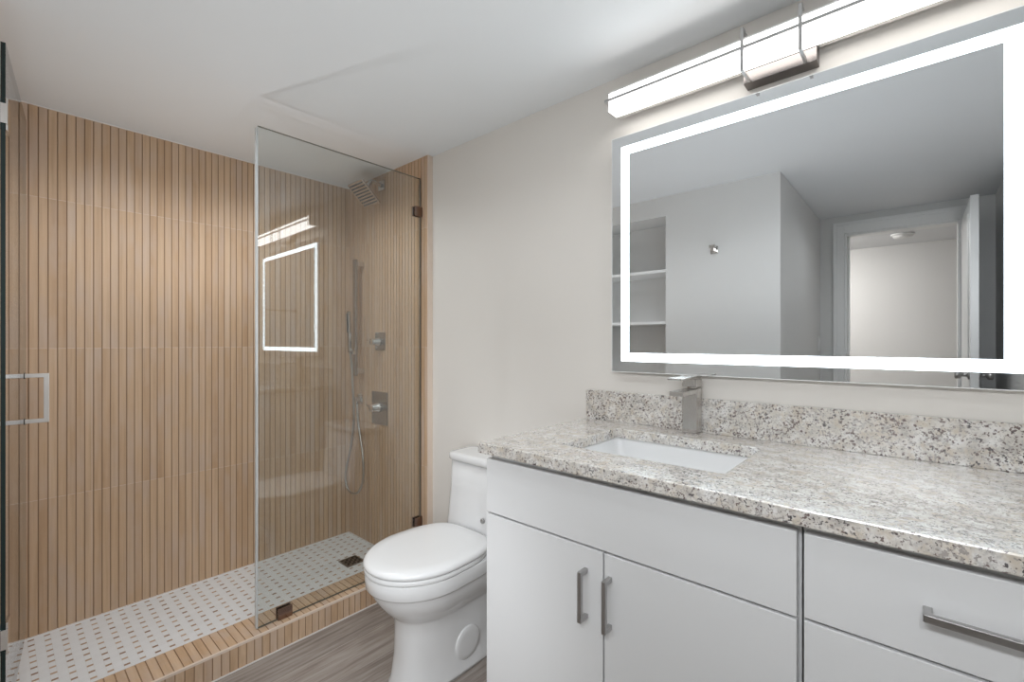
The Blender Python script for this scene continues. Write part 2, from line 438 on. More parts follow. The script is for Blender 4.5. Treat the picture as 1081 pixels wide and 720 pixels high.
# left wall with the shelf niche
NY0, NY1, NZ0, NZ1, ND = 1.247, 1.80, 0.62, 2.012, 0.26
wl = MB()
wl.box(-0.12, 0, YN, NY0, ZF - 0.05, ZC); wl.box(-0.12, 0, NY1, YT + 0.03, ZF - 0.05, ZC)
wl.box(-0.12, 0, NY0, NY1, ZF - 0.05, NZ0); wl.box(-0.12, 0, NY0, NY1, NZ1, ZC)
wl.box(-0.12 - ND, -ND, NY0 - 0.06, NY1 + 0.06, NZ0 - 0.06, NZ1 + 0.06)
wl.box(-ND, -0.12, NY0 - 0.06, NY0, NZ0, NZ1); wl.box(-ND, -0.12, NY1, NY1 + 0.06, NZ0, NZ1)
wl.box(-ND, -0.12, NY0 - 0.06, NY1 + 0.06, NZ0 - 0.06, NZ0); wl.box(-ND, -0.12, NY0 - 0.06, NY1 + 0.06, NZ1, NZ1 + 0.06)
struct('wall_left', wl, 'wallw')
# side wall of the recess and the wall with the room door
struct('wall_recess', MB().box(XD, -0.12, YN, YN + 0.1, ZF - 0.05, ZC), 'wallw')
DO0, DO1, DOZ = -0.205, 0.43, 2.006
wd = MB()
wd.box(XD - 0.12, XD, DO1, YN + 0.1, ZF - 0.05, ZC); wd.box(XD - 0.12, XD, YR, DO0, ZF - 0.05, ZC)
wd.box(XD - 0.12, XD, DO0, DO1, DOZ, ZC)
struct('wall_door', wd, 'wallw')
# door casing: stepped profile, jambs and head
tc = MB()
for (a, b, c, d) in ((DO1, DO1 + 0.068, ZF, DOZ + 0.085), (DO0 - 0.068, DO0, ZF, DOZ + 0.085)):
    tc.box(XD, XD + 0.016, a, b, c, d)
tc.box(XD, XD + 0.016, DO0, DO1, DOZ, DOZ + 0.085)
tc.box(XD + 0.016, XD + 0.024, DO1 + 0.046, DO1 + 0.068, ZF, DOZ + 0.085); tc.box(XD + 0.016, XD + 0.024, DO0 - 0.068, DO0 - 0.046, ZF, DOZ + 0.085)
tc.box(XD + 0.016, XD + 0.024, DO0 - 0.046, DO1 + 0.046, DOZ + 0.062, DOZ + 0.085)
tc.box(XD - 0.12, XD, DO1 - 0.016, DO1, ZF, DOZ - 0.016); tc.box(XD - 0.12, XD, DO0, DO0 + 0.016, ZF, DOZ - 0.016)
tc.box(XD - 0.12, XD, DO0, DO1, DOZ - 0.016, DOZ)
tc.box(XD - 0.07, XD - 0.05, DO1 - 0.028, DO1 - 0.016, ZF, DOZ - 0.016)
struct('trim_1', tc, 'trim', bevel=0.002)
# strike plate on the jamb
# room door, open against the rear wall
dr = thing('door_1', 'white room door standing open', 'door', (XD + 0.03, DO0 - 0.012, ZF))
del dr['label']; del dr['category']; dr['kind'] = 'structure'
LX0, LX1, LY1, LY0 = XD + 0.03, -0.66, DO0 - 0.002, DO0 - 0.037
dm = MB().box(LX0, LX1, LY0, LY1, ZF + 0.012, DOZ - 0.01)
for (pz0, pz1) in ((0.12, 0.82), (0.98, 1.92)):   # raised panels both faces
    for (ya, yb) in ((LY1, LY1 + 0.004), (LY0 - 0.004, LY0)):
        dm.box(LX0 + 0.10, LX1 - 0.10, ya, yb, pz0, pz1)
obj('door_leaf', dm, 'trim', dr, bevel=0.002)
kn = MB()
for sgn, yb in ((1, LY1), (-1, LY0)):
    kn.lathe((LX1 - 0.06, yb, 1.0), (0, sgn, 0), [(0, 0.026), (0.006, 0.026), (0.009, 0.011), (0.03, 0.011), (0.036, 0.022), (0.056, 0.024), (0.060, 0.018), (0.0605, 0.002)])
obj('door_knob', kn, 'pull', dr)
for hz in (0.2, 1.0, 1.8):
    obj('hinge', MB().box(XD + 0.004, LX0, LY0 + 0.002, LY1 - 0.002, hz, hz + 0.09), 'nickel', dr)
# hallway beyond the door
HX = -2.98
struct('floor_hall', MB().box(HX, XD - 0.12, -1.6, 2.2, ZF - 0.05, ZF), 'hallfloor')
struct('ceiling_hall', MB().box(HX - 0.1, XD - 0.12, -1.7, 2.3, ZC, ZC + 0.08), 'ceil')
struct('wall_hall_far', MB().box(HX - 0.1, HX, -1.6, 2.2, ZF - 0.05, ZC), 'wallw')
struct('wall_hall_north', MB().box(HX - 0.1, XD - 0.12, 2.2, 2.3, ZF - 0.05, ZC), 'wallw')
struct('wall_hall_south', MB().box(HX - 0.1, XD - 0.12, -1.7, -1.6, ZF - 0.05, ZC), 'wallw')
wh = MB().box(XD - 0.12, XD - 0.02, YN + 0.1, 2.3, ZF - 0.05, ZC); wh.box(XD - 0.12, XD - 0.02, -1.7, YR - 0.1, ZF - 0.05, ZC)
struct('wall_hall_near', wh, 'wallw')

# shower walls: real slats with grooves, extruded profile
def slat_profile(a0, a1, off, face, depth=0.0035, gw=0.0036):
    """list of (a, d) along the wall; d measured from the tile face into the wall"""
    pts = [(a0, 0)]; k = math.ceil((a0 - off) / PITCH + 1e-6)
    while off + k * PITCH < a1 - 0.004:
        g = off + k * PITCH
        if g - gw / 2 > a0 + 0.002: pts += [(g - gw / 2, 0), (g - gw / 2 + 0.0006, depth), (g + gw / 2 - 0.0006, depth), (g + gw / 2, 0)]
        k += 1
    pts.append((a1, 0)); return pts
def slat_wall(prof, place, z0, z1):
    mb = MB()
    for (a, d), (a2, d2) in zip(prof, prof[1:]):
        mi = 1 if (d > 0 or d2 > 0) else 0
        mb.quad([place(a, d, z0), place(a2, d2, z0), place(a2, d2, z1), place(a, d, z1)], mi)
    return mb
TB = 0.03
pb = slat_profile(0.0, XT, 0.0035, YB)
mb = slat_wall(pb, lambda a, d, z: (a, YB + d, z), 0, ZC)
bmesh.ops.remove_doubles(mb.bm, verts=mb.bm.verts, dist=1e-5)
mb.box(-0.1, XM, YB + 0.012, YB + 0.1, -0.05, ZC)
ow = struct('wall_back', mb, ['slatx', 'groove'])
pr = slat_profile(YT + 0.004, YB, 1.878, XT)
mb = slat_wall(pr, lambda a, d, z: (XT + d, a, z), 0.0, ZC)
mb.box(XT + 0.012, XM, YT + 0.004, YB, 0.0, ZC)
mb.box(XT - 0.001, XM, YT, YT + 0.004, ZF + 0.005, ZC, 2)     # pale edge trim where the tiles end
struct('wall_shower_right', mb, ['slaty', 'groove', 'grout'])
pl = slat_profile(YT + 0.03, YB, 1.878, 0)
mb = slat_wall(pl, lambda a, d, z: (-d, a, z), 0.0, ZC)
mb.box(-0.12, -0.006, YT + 0.03, YB + 0.1, -0.05, ZC)
struct('wall_shower_left', mb, ['slaty', 'groove'])

# curb: slats across the top and down the front, pale corner trim, caulk at the floor
CY0, CY1, CZ = 1.885, 2.035, 0.065
cb = MB()
pc = slat_profile(0.0, XT, 0.0165, 0, depth=0.0025, gw=0.0034)
for (a, d), (a2, d2) in zip(pc, pc[1:]):
    mi = 1 if (d > 0 or d2 > 0) else 0
    cb.quad([(a, CY0 + 0.008, CZ - d), (a2, CY0 + 0.008, CZ - d2), (a2, CY1, CZ - d2), (a, CY1, CZ - d)], mi)
    cb.quad([(a, CY0 + d, ZF), (a2, CY0 + d2, ZF), (a2, CY0 + d2, CZ - 0.006), (a, CY0 + d, CZ - 0.006)], mi)
    cb.quad([(a, CY1 - d, 0), (a2, CY1 - d2, 0), (a2, CY1 - d2, CZ), (a, CY1 - d, CZ)], mi)
cb.box(0, XT, CY0 + 0.004, CY1 - 0.004, ZF - 0.04, CZ - 0.004)
cb.box(0, XT, CY0 - 0.0005, CY0 + 0.009, CZ - 0.0075, CZ + 0.0005, 2)
cb.box(0, XT, CY0 - 0.004, CY0 + 0.002, ZF, ZF + 0.004, 3)
cb.box(0, XT, CY1 - 0.001, CY1 + 0.003, 0, 0.003, 3)
struct('trim_2', cb, ['slatcurb', 'groove', 'grout', 'caulk'])
# fine pale caulk lines in the shower corners
ck = MB().box(0, XT, YB - 0.003, YB + 0.004, 0, 0.003); ck.box(XT - 0.003, XT + 0.004, CY1, YB, 0, 0.003)
ck.box(0, XT, YB - 0.003, YB + 0.004, ZC - 0.004, ZC)
struct('trim_3', ck, 'caulk')

# ================================================================ VANITY
VX = 0.931            # front face of doors and drawers
VY1, VYM, VY0 = 0.925, 0.155, YR + 0.002
def slab_front(y0, y1, z0, z1): return MB().box(VX, VX + 0.019, y0, y1, z0, z1)
def pull_v(parent, y, z0, z1):
    m = MB(); X = VX
    m.box(X - 0.032, X - 0.022, y - 0.005, y + 0.005, z0, z1)
    m.box(X - 0.024, X, y - 0.005, y + 0.005, z0, z0 + 0.011); m.box(X - 0.024, X, y - 0.005, y + 0.005, z1 - 0.011, z1)
    obj('handle', m, 'pull', parent, bevel=0.0015)
def pull_h(parent, y0, y1, z):
    m = MB(); X = VX
    m.box(X - 0.032, X - 0.022, y0, y1, z - 0.006, z + 0.006)
    m.box(X - 0.024, X, y0, y0 + 0.011, z - 0.006, z + 0.006); m.box(X - 0.024, X, y1 - 0.011, y1, z - 0.006, z + 0.006)
    obj('handle', m, 'pull', parent, bevel=0.0015)
def carcass(y0, y1):
    m = MB(); x0 = VX + 0.021
    m.box(x0, XM - 0.001, y0, y0 + 0.016, ZF + 0.09, 0.868); m.box(x0, XM - 0.001, y1 - 0.016, y1, ZF + 0.09, 0.868)
    m.box(x0, XM - 0.001, y0 + 0.016, y1 - 0.016, ZF + 0.09, ZF + 0.106)
    m.box(XM - 0.012, XM - 0.001, y0 + 0.016, y1 - 0.016, ZF + 0.106, 0.868)
    m.box(x0, x0 + 0.018, y0 + 0.016, y1 - 0.016, 0.80, 0.868)
    m.box(x0 + 0.045, XM - 0.02, y0, y1, ZF, ZF + 0.09)     # plinth
    return m
v1 = thing('sink_cabinet', 'grey-white slab-door vanity cabinet under the sink, next to the toilet', 'cabinet', (1.2, 0.54, ZF))
obj('cabinet_body', carcass(VYM + 0.002, VY1), 'cab', v1, bevel=0.001)
obj('front_panel', slab_front(VYM + 0.0065, VY1, 0.703, 0.853), 'cab', v1, bevel=0.0015)
for (a, b, hy) in ((0.5475, VY1, 0.592), (VYM + 0.0065, 0.5435, 0.528)):
    d = obj('cabinet_door', slab_front(a, b, ZF + 0.095, 0.698), 'cab', v1, bevel=0.0015)
    pull_v(d, hy, 0.531, 0.650)
v2 = thing('drawer_cabinet', 'grey-white vanity cabinet of stacked drawers at right of the sink doors', 'cabinet', (1.2, -0.06, ZF))
obj('cabinet_body', carcass(-0.275, VYM - 0.001), 'cab', v2, bevel=0.001)
for (z0, z1) in ((0.707, 0.853), (0.44, 0.702), (0.068, 0.435)):
    d = obj('drawer', slab_front(-0.272, VYM - 0.0045, z0, z1), 'cab', v2, bevel=0.0015)
    zc = 0.782 if z0 > 0.7 else (z0 + z1) / 2
    pull_h(d, -0.120, -0.003, zc)
ff = MB().box(VX + 0.004, VX + 0.02, YR + 0.002, -0.277, ZF + 0.09, 0.868)
ff.box(VX + 0.02, VX + 0.12, YR + 0.002, YR + 0.02, ZF + 0.09, 0.868)
ff.box(VX + 0.06, VX + 0.12, YR + 0.002, -0.277, ZF, ZF + 0.09)
tag(obj('filler_panel', ff, 'cab', base=(VX + 0.05, -0.32, ZF)), 'narrow white filler panel between the drawers and the rear wall', 'panel')

# granite top with the sink cut-out
CX0, CX1, CYA, CYB, CZ0, CZ1 = 0.911, XM - 0.001, YR + 0.002, 0.94, 0.870, 0.900
BX0, BX1, BY0, BY1 = 1.045, 1.362, 0.317, 0.748
def rrect(x0, x1, y0, y1, r, n=5):
    out = []
    for cx_, cy_, a0 in ((x1 - r, y1 - r, 0), (x0 + r, y1 - r, 90), (x0 + r, y0 + r, 180), (x1 - r, y0 + r, 270)):
        for i in range(n + 1):
            a = math.radians(a0 + 90 * i / n); out.append((cx_ + r * math.cos(a), cy_ + r * math.sin(a)))
    return out
def ringslab(outer, inner, z0, z1, mb=None):
    mb = mb or MB(); bm = mb.bm
    for z, flip in ((z1, False), (z0, True)):
        vo = [bm.verts.new((x, y, z)) for x, y in outer]; vi = [bm.verts.new((x, y, z)) for x, y in inner]
        es = [bm.edges.new((vo[i], vo[(i + 1) % len(vo)])) for i in range(len(vo))] + [bm.edges.new((vi[i], vi[(i + 1) % len(vi)])) for i in range(len(vi))]
        bmesh.ops.triangle_fill(bm, use_beauty=True, use_dissolve=False, edges=es)
        if flip: lo, li = vo, vi
        else: to, ti = vo, vi
    for t, l in ((to, lo), (ti, li)):
        n = len(t)
        for i in range(n): bm.faces.new((t[i], t[(i + 1) % n], l[(i + 1) % n], l[i]))
    return mb
outer = [(CX0, CYA), (CX1, CYA), (CX1, CYB), (CX0, CYB)]
ct = ringslab(outer, rrect(BX0, BX1, BY0, BY1, 0.012), CZ0, CZ1)
tag(obj('countertop', ct, 'granite', base=(1.2, 0.3, CZ0), bevel=0.0025), 'long speckled granite vanity countertop with a sink cut-out', 'countertop')
tag(obj('backsplash', MB().box(1.476, CX1, CYA, CYB, CZ1, 1.007), 'granite', base=(1.485, 0.3, CZ1), bevel=0.0015), 'low speckled granite backsplash strip standing on the countertop below the mirror', 'backsplash')
# undermount sink
sk = thing('sink', 'white rectangular undermount sink set into the granite top', 'sink', (1.2, 0.53, 0.74))
def bring(z, g, r): return [(x, y, z) for x, y in rrect(BX0 - g, BX1 + g, BY0 - g, BY1 + g, r)]
bs = MB()
rin = [bring(0.8695, 0.004, 0.02), bring(0.86, 0.003, 0.022), bring(0.80, -0.012, 0.03), bring(0.768, -0.022, 0.035), bring(0.757, -0.04, 0.04), bring(0.752, -0.10, 0.04)]
rout = [bring(0.742, -0.10, 0.04), bring(0.745, -0.03, 0.04), bring(0.80, 0.0, 0.035), bring(0.858, 0.016, 0.03), bring(0.8695, 0.022, 0.03)]
bs.loft(list(reversed(rin)) [::1] , cap=False)
bs.loft(rout, cap=False)
bmr = bs.bm; bmr.verts.ensure_lookup_table()
bs.loft([bring(0.8695, 0.022, 0.03), bring(0.8695, 0.004, 0.02)], cap=False)
bs.bm.faces.new([bs.bm.verts.new(p) for p in bring(0.752, -0.10, 0.04)]); bs.bm.faces.new([bs.bm.verts.new(p) for p in bring(0.742, -0.10, 0.04)])
bmesh.ops.remove_doubles(bs.bm, verts=bs.bm.verts, dist=1e-5)
obj('basin', bs, 'porc', sk)
obj('drain_plug', MB().lathe((1.21, 0.532, 0.7525), (0, 0, 1), [(0, 0.022), (0.003, 0.022), (0.004, 0.018), (0.006, 0.016), (0.007, 0.002)]), 'chrome', sk)
# faucet
FX, FY = 1.447, 0.533
fa = thing('faucet', 'square brushed nickel single-lever faucet behind the sink', 'faucet', (FX, FY, CZ1))
obj('base_plate', MB().box(FX - 0.026, FX + 0.026, FY - 0.026, FY + 0.026, CZ1, CZ1 + 0.004), 'nickel', fa, bevel=0.0008)
obj('column', MB().box(FX - 0.022, FX + 0.022, FY - 0.022, FY + 0.022, CZ1 + 0.004, 1.040), 'nickel', fa, bevel=0.0012)
obj('spout', MB().box(FX - 0.125, FX - 0.0221, FY - 0.021, FY + 0.021, 1.0255, 1.0395), 'nickel', fa, bevel=0.001)
lv = MB().cyl((FX, FY, 1.040), (FX, FY, 1.046), 0.015); lv.box(FX - 0.022, FX + 0.022, FY - 0.022, FY + 0.022, 1.046, 1.070)
lv.obox((FX - 0.055, FY, 1.077), (0.083, 0, 0.001), (0, 0.0205, 0), (0, 0, 0.0028)); lv.box(FX - 0.02, FX + 0.02, FY - 0.019, FY + 0.019, 1.069, 1.078)
obj('lever', lv, 'nickel', fa, bevel=0.0008)

# ================================================================ MIRROR
MY1, MZ0, MZ1 = 0.820, 1.0815, 1.9035
MY0 = -0.202
mi = thing('mirror', 'large rectangular mirror with a glowing white light border above the counter', 'mirror', (XM, 0.31, MZ0))
obj('mirror_body', MB().box(XG + 0.006, XM - 0.001, MY0 + 0.02, MY1 - 0.02, MZ0 + 0.02, MZ1 - 0.02), 'white', mi)
gp_ = MB()
b0, b1 = 0.036, 0.065     # band inset
def fr(mb, x0, x1, i0, i1, mi_=0):
    ya, yb, za, zb = MY0 + i0, MY1 - i0, MZ0 + i0, MZ1 - i0
    t = i1 - i0
    mb.box(x0, x1, ya, yb, za, za + t, mi_); mb.box(x0, x1, ya, yb, zb - t, zb, mi_)
    mb.box(x0, x1, ya, ya + t, za + t, zb - t, mi_); mb.box(x0, x1, yb - t, yb, za + t, zb - t, mi_)
m_out = MB(); fr(m_out, XG, XG + 0.005, 0.0, b0)
m_out.box(XG, XG + 0.005, MY0 + b1, MY1 - b1, MZ0 + b1, MZ1 - b1)
obj('mirror_glass', m_out, 'mirror', mi)
bd = MB(); fr(bd, XG, XG + 0.005, b0, b1)
obj('light_band', bd, 'band', mi)
eg = MB(); fr(eg, XG - 0.0004, XG + 0.0056, -0.0022, 0.0)
obj('glass_edge', eg, 'white', mi)

# ================================================================ VANITY LIGHT
vl = thing('vanity_light', 'long white bar light with chrome brackets above the mirror', 'wall lamp', (XM, 0.295, 1.95))
LY1_, LY0_ = 0.800, -0.210
LZ0, LZ1, LXF, LXB = 1.973, 2.033, 1.394, 1.448
obj('diffuser', MB().box(LXF, LXB, LY0_ + 0.004, LY1_ - 0.004, LZ0, LZ1), 'lens', vl, bevel=0.002)
for y0, y1 in ((LY1_ - 0.004, LY1_), (LY0_, LY0_ + 0.004)):
    obj('end_cap', MB().box(LXF - 0.001, LXB + 0.001, y0, y1, LZ0 - 0.001, LZ1 + 0.001), 'chrome', vl)
obj('top_housing', MB().box(LXF + 0.002, LXB, LY0_ + 0.004, LY1_ - 0.004, LZ1 + 0.0005, LZ1 + 0.006), 'white', vl)
obj('rear_channel', MB().box(LXB, LXB + 0.016, LY0_, LY1_, LZ0, LZ1), 'chrome', vl)
obj('backplate', MB().box(1.4485, XM - 0.001, 0.205, 0.385, 1.935, 1.971).box(LXB + 0.0165, XM - 0.001, 0.205, 0.385, 1.972, 2.05), 'platem', vl, bevel=0.001)
obj('rail', MB().box(1.3785, 1.3865, LY0_ - 0.004, LY1_ + 0.004, 1.9995, 2.0085), 'pull', vl)
for y in (LY1_ + 0.001, LY0_ - 0.004): obj('rail_end', MB().box(1.3795, 1.400, y, y + 0.003, 2.003, 2.007), 'pull', vl)
for y in (0.369, 0.230):
    br = MB()
    q = 0.0042
    br.box(1.3725, 1.3784, y - q, y + q, 1.936, 2.056)
    br.box(1.3784, 1.4484, y - q, y + q, 1.936, 1.942)
    br.box(1.3784, 1.41, y - q, y + q, 2.050, 2.056)
    br.box(1.404, 1.41, y - q, y + q, 2.040, 2.050)
    obj('bracket', br, 'pull', vl, bevel=0.0006)

# ================================================================ TOILET
TY = 1.360
to = thing('toilet', 'white one-piece elongated toilet between the vanity and the shower', 'toilet', (1.2, TY, ZF))
def egg(xf, xb, xc, hw, hb, z, n=56, pf=2.0, pb=3.2):
    """closed outline: rounded front (towards -X), squarer back"""
    out = []
    for i in range(n):
        a = 2 * math.pi * i / n; c, s = math.cos(a), math.sin(a)
        if c < 0:
            r = 1; x = xc + (xc - xf) * -(abs(c) ** (2 / pf)); y = hw * (abs(s) ** (2 / pf)) * (1 if s >= 0 else -1)
        else:
            x = xc + (xb - xc) * (abs(c) ** (2 / pb)); y = (hw + (hb - hw) * c ** 1.2) * (abs(s) ** (2 / pb)) * (1 if s >= 0 else -1)
        out.append((x, TY + y, z))
    return out
XB = 1.485
rings = [egg(0.915, XB, 1.16, 0.113, 0.113, ZF, pf=2.6), egg(0.915, XB, 1.16, 0.113, 0.113, ZF + 0.012, pf=2.6),
         egg(0.922, XB, 1.16, 0.107, 0.108, ZF + 0.022, pf=2.6), egg(0.934, XB, 1.15, 0.103, 0.105, 0.08, pf=2.5), egg(0.936, XB, 1.13, 0.104, 0.107, 0.16, pf=2.4),
         egg(0.934, XB, 1.11, 0.106, 0.110, 0.208, pf=2.3), egg(0.925, XB, 1.09, 0.113, 0.116, 0.222, pf=2.2), egg(0.895, XB, 1.07, 0.138, 0.124, 0.250, pf=2.1),
         egg(0.868, XB, 1.05, 0.157, 0.133, 0.285), egg(0.851, XB, 1.04, 0.168, 0.142, 0.315), egg(0.845, XB, 1.04, 0.171, 0.145, 0.333), egg(0.843, XB, 1.04, 0.172, 0.145, 0.336),
         egg(0.834, XB, 1.04, 0.179, 0.150, 0.338), egg(0.829, XB, 1.04, 0.182, 0.152, 0.344), egg(0.828, XB, 1.04, 0.182, 0.153, 0.385), egg(0.832, XB, 1.04, 0.180, 0.152, 0.391)]
bb = MB().loft(rings)
obj('bowl', bb, 'porc', to)
def trect(x0, x1, hw, z, r=0.035): return [(x, y + TY, z) for x, y in rrect(x0, x1, -hw, hw, r, 8)]
tk = MB().loft([trect(1.285, XB, 0.200, 0.25, 0.05), trect(1.290, XB, 0.200, 0.36, 0.05), trect(1.305, XB, 0.198, 0.45, 0.045), trect(1.318, XB, 0.195, 0.56, 0.04), trect(1.325, XB, 0.192, 0.672, 0.038)])
obj('tank', tk, 'porc', to)
tl = MB().loft([trect(1.320, XB + 0.004, 0.197, 0.673, 0.04), trect(1.314, XB + 0.004, 0.202, 0.676, 0.045), trect(1.313, XB + 0.004, 0.203, 0.696, 0.045), trect(1.318, XB, 0.198, 0.7025, 0.04), trect(1.34, XB - 0.02, 0.18, 0.704, 0.035)])
obj('tank_lid', tl, 'porc', to)
st = MB().loft([egg(0.827, 1.272, 1.04, 0.183, 0.152, 0.3925, pb=4), egg(0.825, 1.274, 1.04, 0.185, 0.153, 0.396, pb=4), egg(0.825, 1.274, 1.04, 0.185, 0.153, 0.405, pb=4), egg(0.828, 1.272, 1.04, 0.183, 0.151, 0.409, pb=4)])
obj('seat', st, 'seat', to)
lid = MB().loft([egg(0.828, 1.276, 1.04, 0.182, 0.152, 0.4105, pb=4.5), egg(0.824, 1.279, 1.04, 0.186, 0.155, 0.414, pb=4.5), egg(0.823, 1.279, 1.04, 0.187, 0.156, 0.421, pb=4.5),
                 egg(0.828, 1.275, 1.04, 0.183, 0.152, 0.428, pb=4.5), egg(0.841, 1.262, 1.04, 0.176, 0.142, 0.433, pb=4), egg(0.88, 1.22, 1.04, 0.14, 0.11, 0.4355, pb=3), egg(0.95, 1.12, 1.04, 0.07, 0.06, 0.4362, pb=2)])
obj('lid', lid, 'seat', to)
for sy in (-1, 1):
    obj('seat_hinge', MB().cyl((1.283, TY + sy * 0.075 - 0.022, 0.408), (1.283, TY + sy * 0.075 + 0.022, 0.408), 0.010), 'seat', to)
obj('bolt_cap', MB().lathe((1.165, TY - 0.099, 0.072), (0, -1, 0), [(0, 0.060), (0.007, 0.060), (0.0105, 0.056), (0.0115, 0.04), (0.012, 0.003)], 40), 'porc', to)
obj('tank_button', MB().lathe((1.300, TY - 0.048, 0.466), (-1, 0, 0), [(0, 0.010), (0.006, 0.010), (0.008, 0.007), (0.0085, 0.001)], 20), 'pull', to)

# ================================================================ SHOWER GLASS
def pane(name, parent, c, ux, uy, w_, h_, z0, t, edge):
    """upright sheet from c along unit (ux,uy), width w_"""
    mb = MB(); d = Vector((ux, uy, 0)); n = Vector((-uy, ux, 0)) * t / 2
    c = Vector(c)
    P = [c - n, c + d * w_ - n, c + d * w_ + n, c + n]
    lo = [mb.bm.verts.new((p.x, p.y, z0)) for p in P]; hi = [mb.bm.verts.new((p.x, p.y, z0 + h_)) for p in P]
    for i in range(4):
        f = mb.bm.faces.new((lo[i], lo[(i + 1) % 4], hi[(i + 1) % 4], hi[i])); f.material_index = 0 if i % 2 == 0 else (2 if i == 1 else 1)
    for r in (lo, hi): f = mb.bm.faces.new(r); f.material_index = 2
    return obj(name, mb, ['glass', edge, 'gedge3'], parent)
pn = thing('shower_screen', 'fixed clear glass shower panel standing on the slatted curb', 'shower screen', (1.06, YG, CZ))
GX0 = 0.679
pane('glass_pane', pn, (GX0, YG, 0), 1, 0, XT - 0.006 - GX0, 1.962, CZ + 0.002, 0.012, 'gedge2')
obj('edge_seal', MB().box(GX0 - 0.007, GX0 - 0.0002, YG - 0.008, YG + 0.008, CZ + 0.004, 2.02), 'seal', pn, bevel=0.001)
def clip(px, x0, x1, z0, z1, wall=False):
    m = MB(); m.box(x0, x1, YG - 0.013, YG - 0.0062, z0, z1); m.box(x0, x1, YG + 0.0062, YG + 0.013, z0, z1)
    if wall: m.box(x1 - 0.004, x1, YG - 0.013, YG + 0.013, z0, z1)
    else: m.box(x0, x1, YG - 0.013, YG + 0.013, z0 - 0.0, z0 + 0.0015)
    obj('glass_clip', m, 'bronze', px, bevel=0.001)
clip(pn, 0.752, 0.808, CZ + 0.0005, CZ + 0.046)
clip(pn, XT - 0.046, XT - 0.001, 1.83, 1.88, True)
clip(pn, XT - 0.046, XT - 0.001, 0.235, 0.285, True)
# hinged door, swung inwards
sd = thing('shower_door', 'clear glass shower door swung open along the left shower wall', 'shower door', (0.014, YG, CZ))
A = math.atan2(2.55 - YG, 0.072 - 0.0135); ux, uy = math.cos(A), math.sin(A); DW = 0.625
pane('glass_pane', sd, (0.0135, YG, 0), ux, uy, DW, 1.955, CZ + 0.012, 0.010, 'gedge')
for z0 in (0.30, 1.785):
    h = MB(); n = Vector((-uy, ux, 0)); d = Vector((ux, uy, 0)); c = Vector((0.0135, YG, z0 + 0.045))
    for sgn in (-1, 1):
        h.obox(c + d * 0.026 + n * sgn * 0.0075, d * 0.028, n * 0.0022, (0, 0, 0.045))
    h.obox(c - d * 0.0045, d * 0.003, n * 0.0095, (0, 0, 0.028))
    h.box(0.0005, 0.0045, YG - 0.03, YG + 0.03, z0, z0 + 0.09)
    obj('hinge', h, 'chrome', sd, bevel=0.0008)
# square pull through the pane
hn = MB(); c = Vector((0.0135, YG, 0)) + Vector((ux, uy, 0)) * (DW - 0.075); n = Vector((uy, -ux, 0)); d = Vector((ux, uy, 0))
for sgn in (1, -1):
    for z in (0.889, 1.059):
        hn.obox(c + n * sgn * 0.031 + Vector((0, 0, z)), n * 0.026, d * 0.0065, (0, 0, 0.0075))
    hn.obox(c + n * sgn * 0.0625 + Vector((0, 0, 0.974)), n * 0.0075, d * 0.0065, (0, 0, 0.0925)) if sgn == 1 else hn.obox(c + n * sgn * 0.0585 + Vector((0, 0, 0.974)), n * 0.0015, d * 0.0065, (0, 0, 0.0925))
hd = obj('handle', hn, 'satin', sd, bevel=0.0012)
for z in (0.889, 1.059):
    obj('washer', MB().cyl(c - n * 0.0065 + Vector((0, 0, z)), c + n * 0.0065 + Vector((0, 0, z)), 0.0115), 'dark', hd)

# ================================================================ SHOWER FITTINGS
sh = thing('overhead_shower', 'square rain shower head on a short arm high on the tiled wall', 'shower head', (XT, 2.294, 2.074))
HC = Vector((1.350, 2.294, 2.003)); nv = Vector((-0.68, 0, -0.73)).normalized(); tv = Vector((nv.z * -1, 0, nv.x)).normalized(); yv = Vector((0, 1, 0))
obj('wall_flange', MB().box(XT - 0.008, XT - 0.0005, 2.264, 2.324, 2.046, 2.104), 'nickel', sh, bevel=0.002)
arm = smooth_path([(XT - 0.008, 2.294, 2.075), (XT - 0.045, 2.294, 2.083), (XT - 0.075, 2.294, 2.080), HC - nv * 0.022], 6)
obj('arm', MB().tube(arm, 0.010, 14).cyl(HC - nv * 0.03, HC - nv * 0.004, 0.013), 'nickel', sh)
obj('head_plate', MB().obox(HC, nv * 0.005, tv * 0.075, yv * 0.075), 'nickel', sh, bevel=0.0015)
nz = MB()
for i in range(8):
    for j in range(8):
        q = HC + nv * 0.0045 + tv * (-0.06 + i * 0.0171) + yv * (-0.06 + j * 0.0171); nz.cyl(q, q + nv * 0.004, 0.0042, 6)
z_ = obj('nozzles', nz, 'rubber', sh); 
# slide bar
BY_, BXc = 2.492, 1.412
sb = thing('slide_bar', 'tall flat metal slide bar for the hand shower near the shower corner', 'shower rail', (XT, BY_, 0.98))
obj('bar', MB().box(BXc - 0.009, BXc + 0.006, BY_ - 0.016, BY_ + 0.016, 0.985, 1.672), 'fit', sb, bevel=0.002)
for z0 in (1.632, 1.000):
    obj('wall_bracket', MB().box(BXc + 0.0062, XT - 0.0005, BY_ - 0.014, BY_ + 0.014, z0, z0 + 0.028), 'chrome', sb, bevel=0.002)
obj('slider', MB().box(BXc - 0.028, BXc - 0.0092, BY_ - 0.016, BY_ + 0.016, 1.112, 1.142).box(BXc - 0.0091, BXc + 0.010, BY_ + 0.0161, BY_ + 0.022, 1.112, 1.142), 'chrome', sb, bevel=0.002)
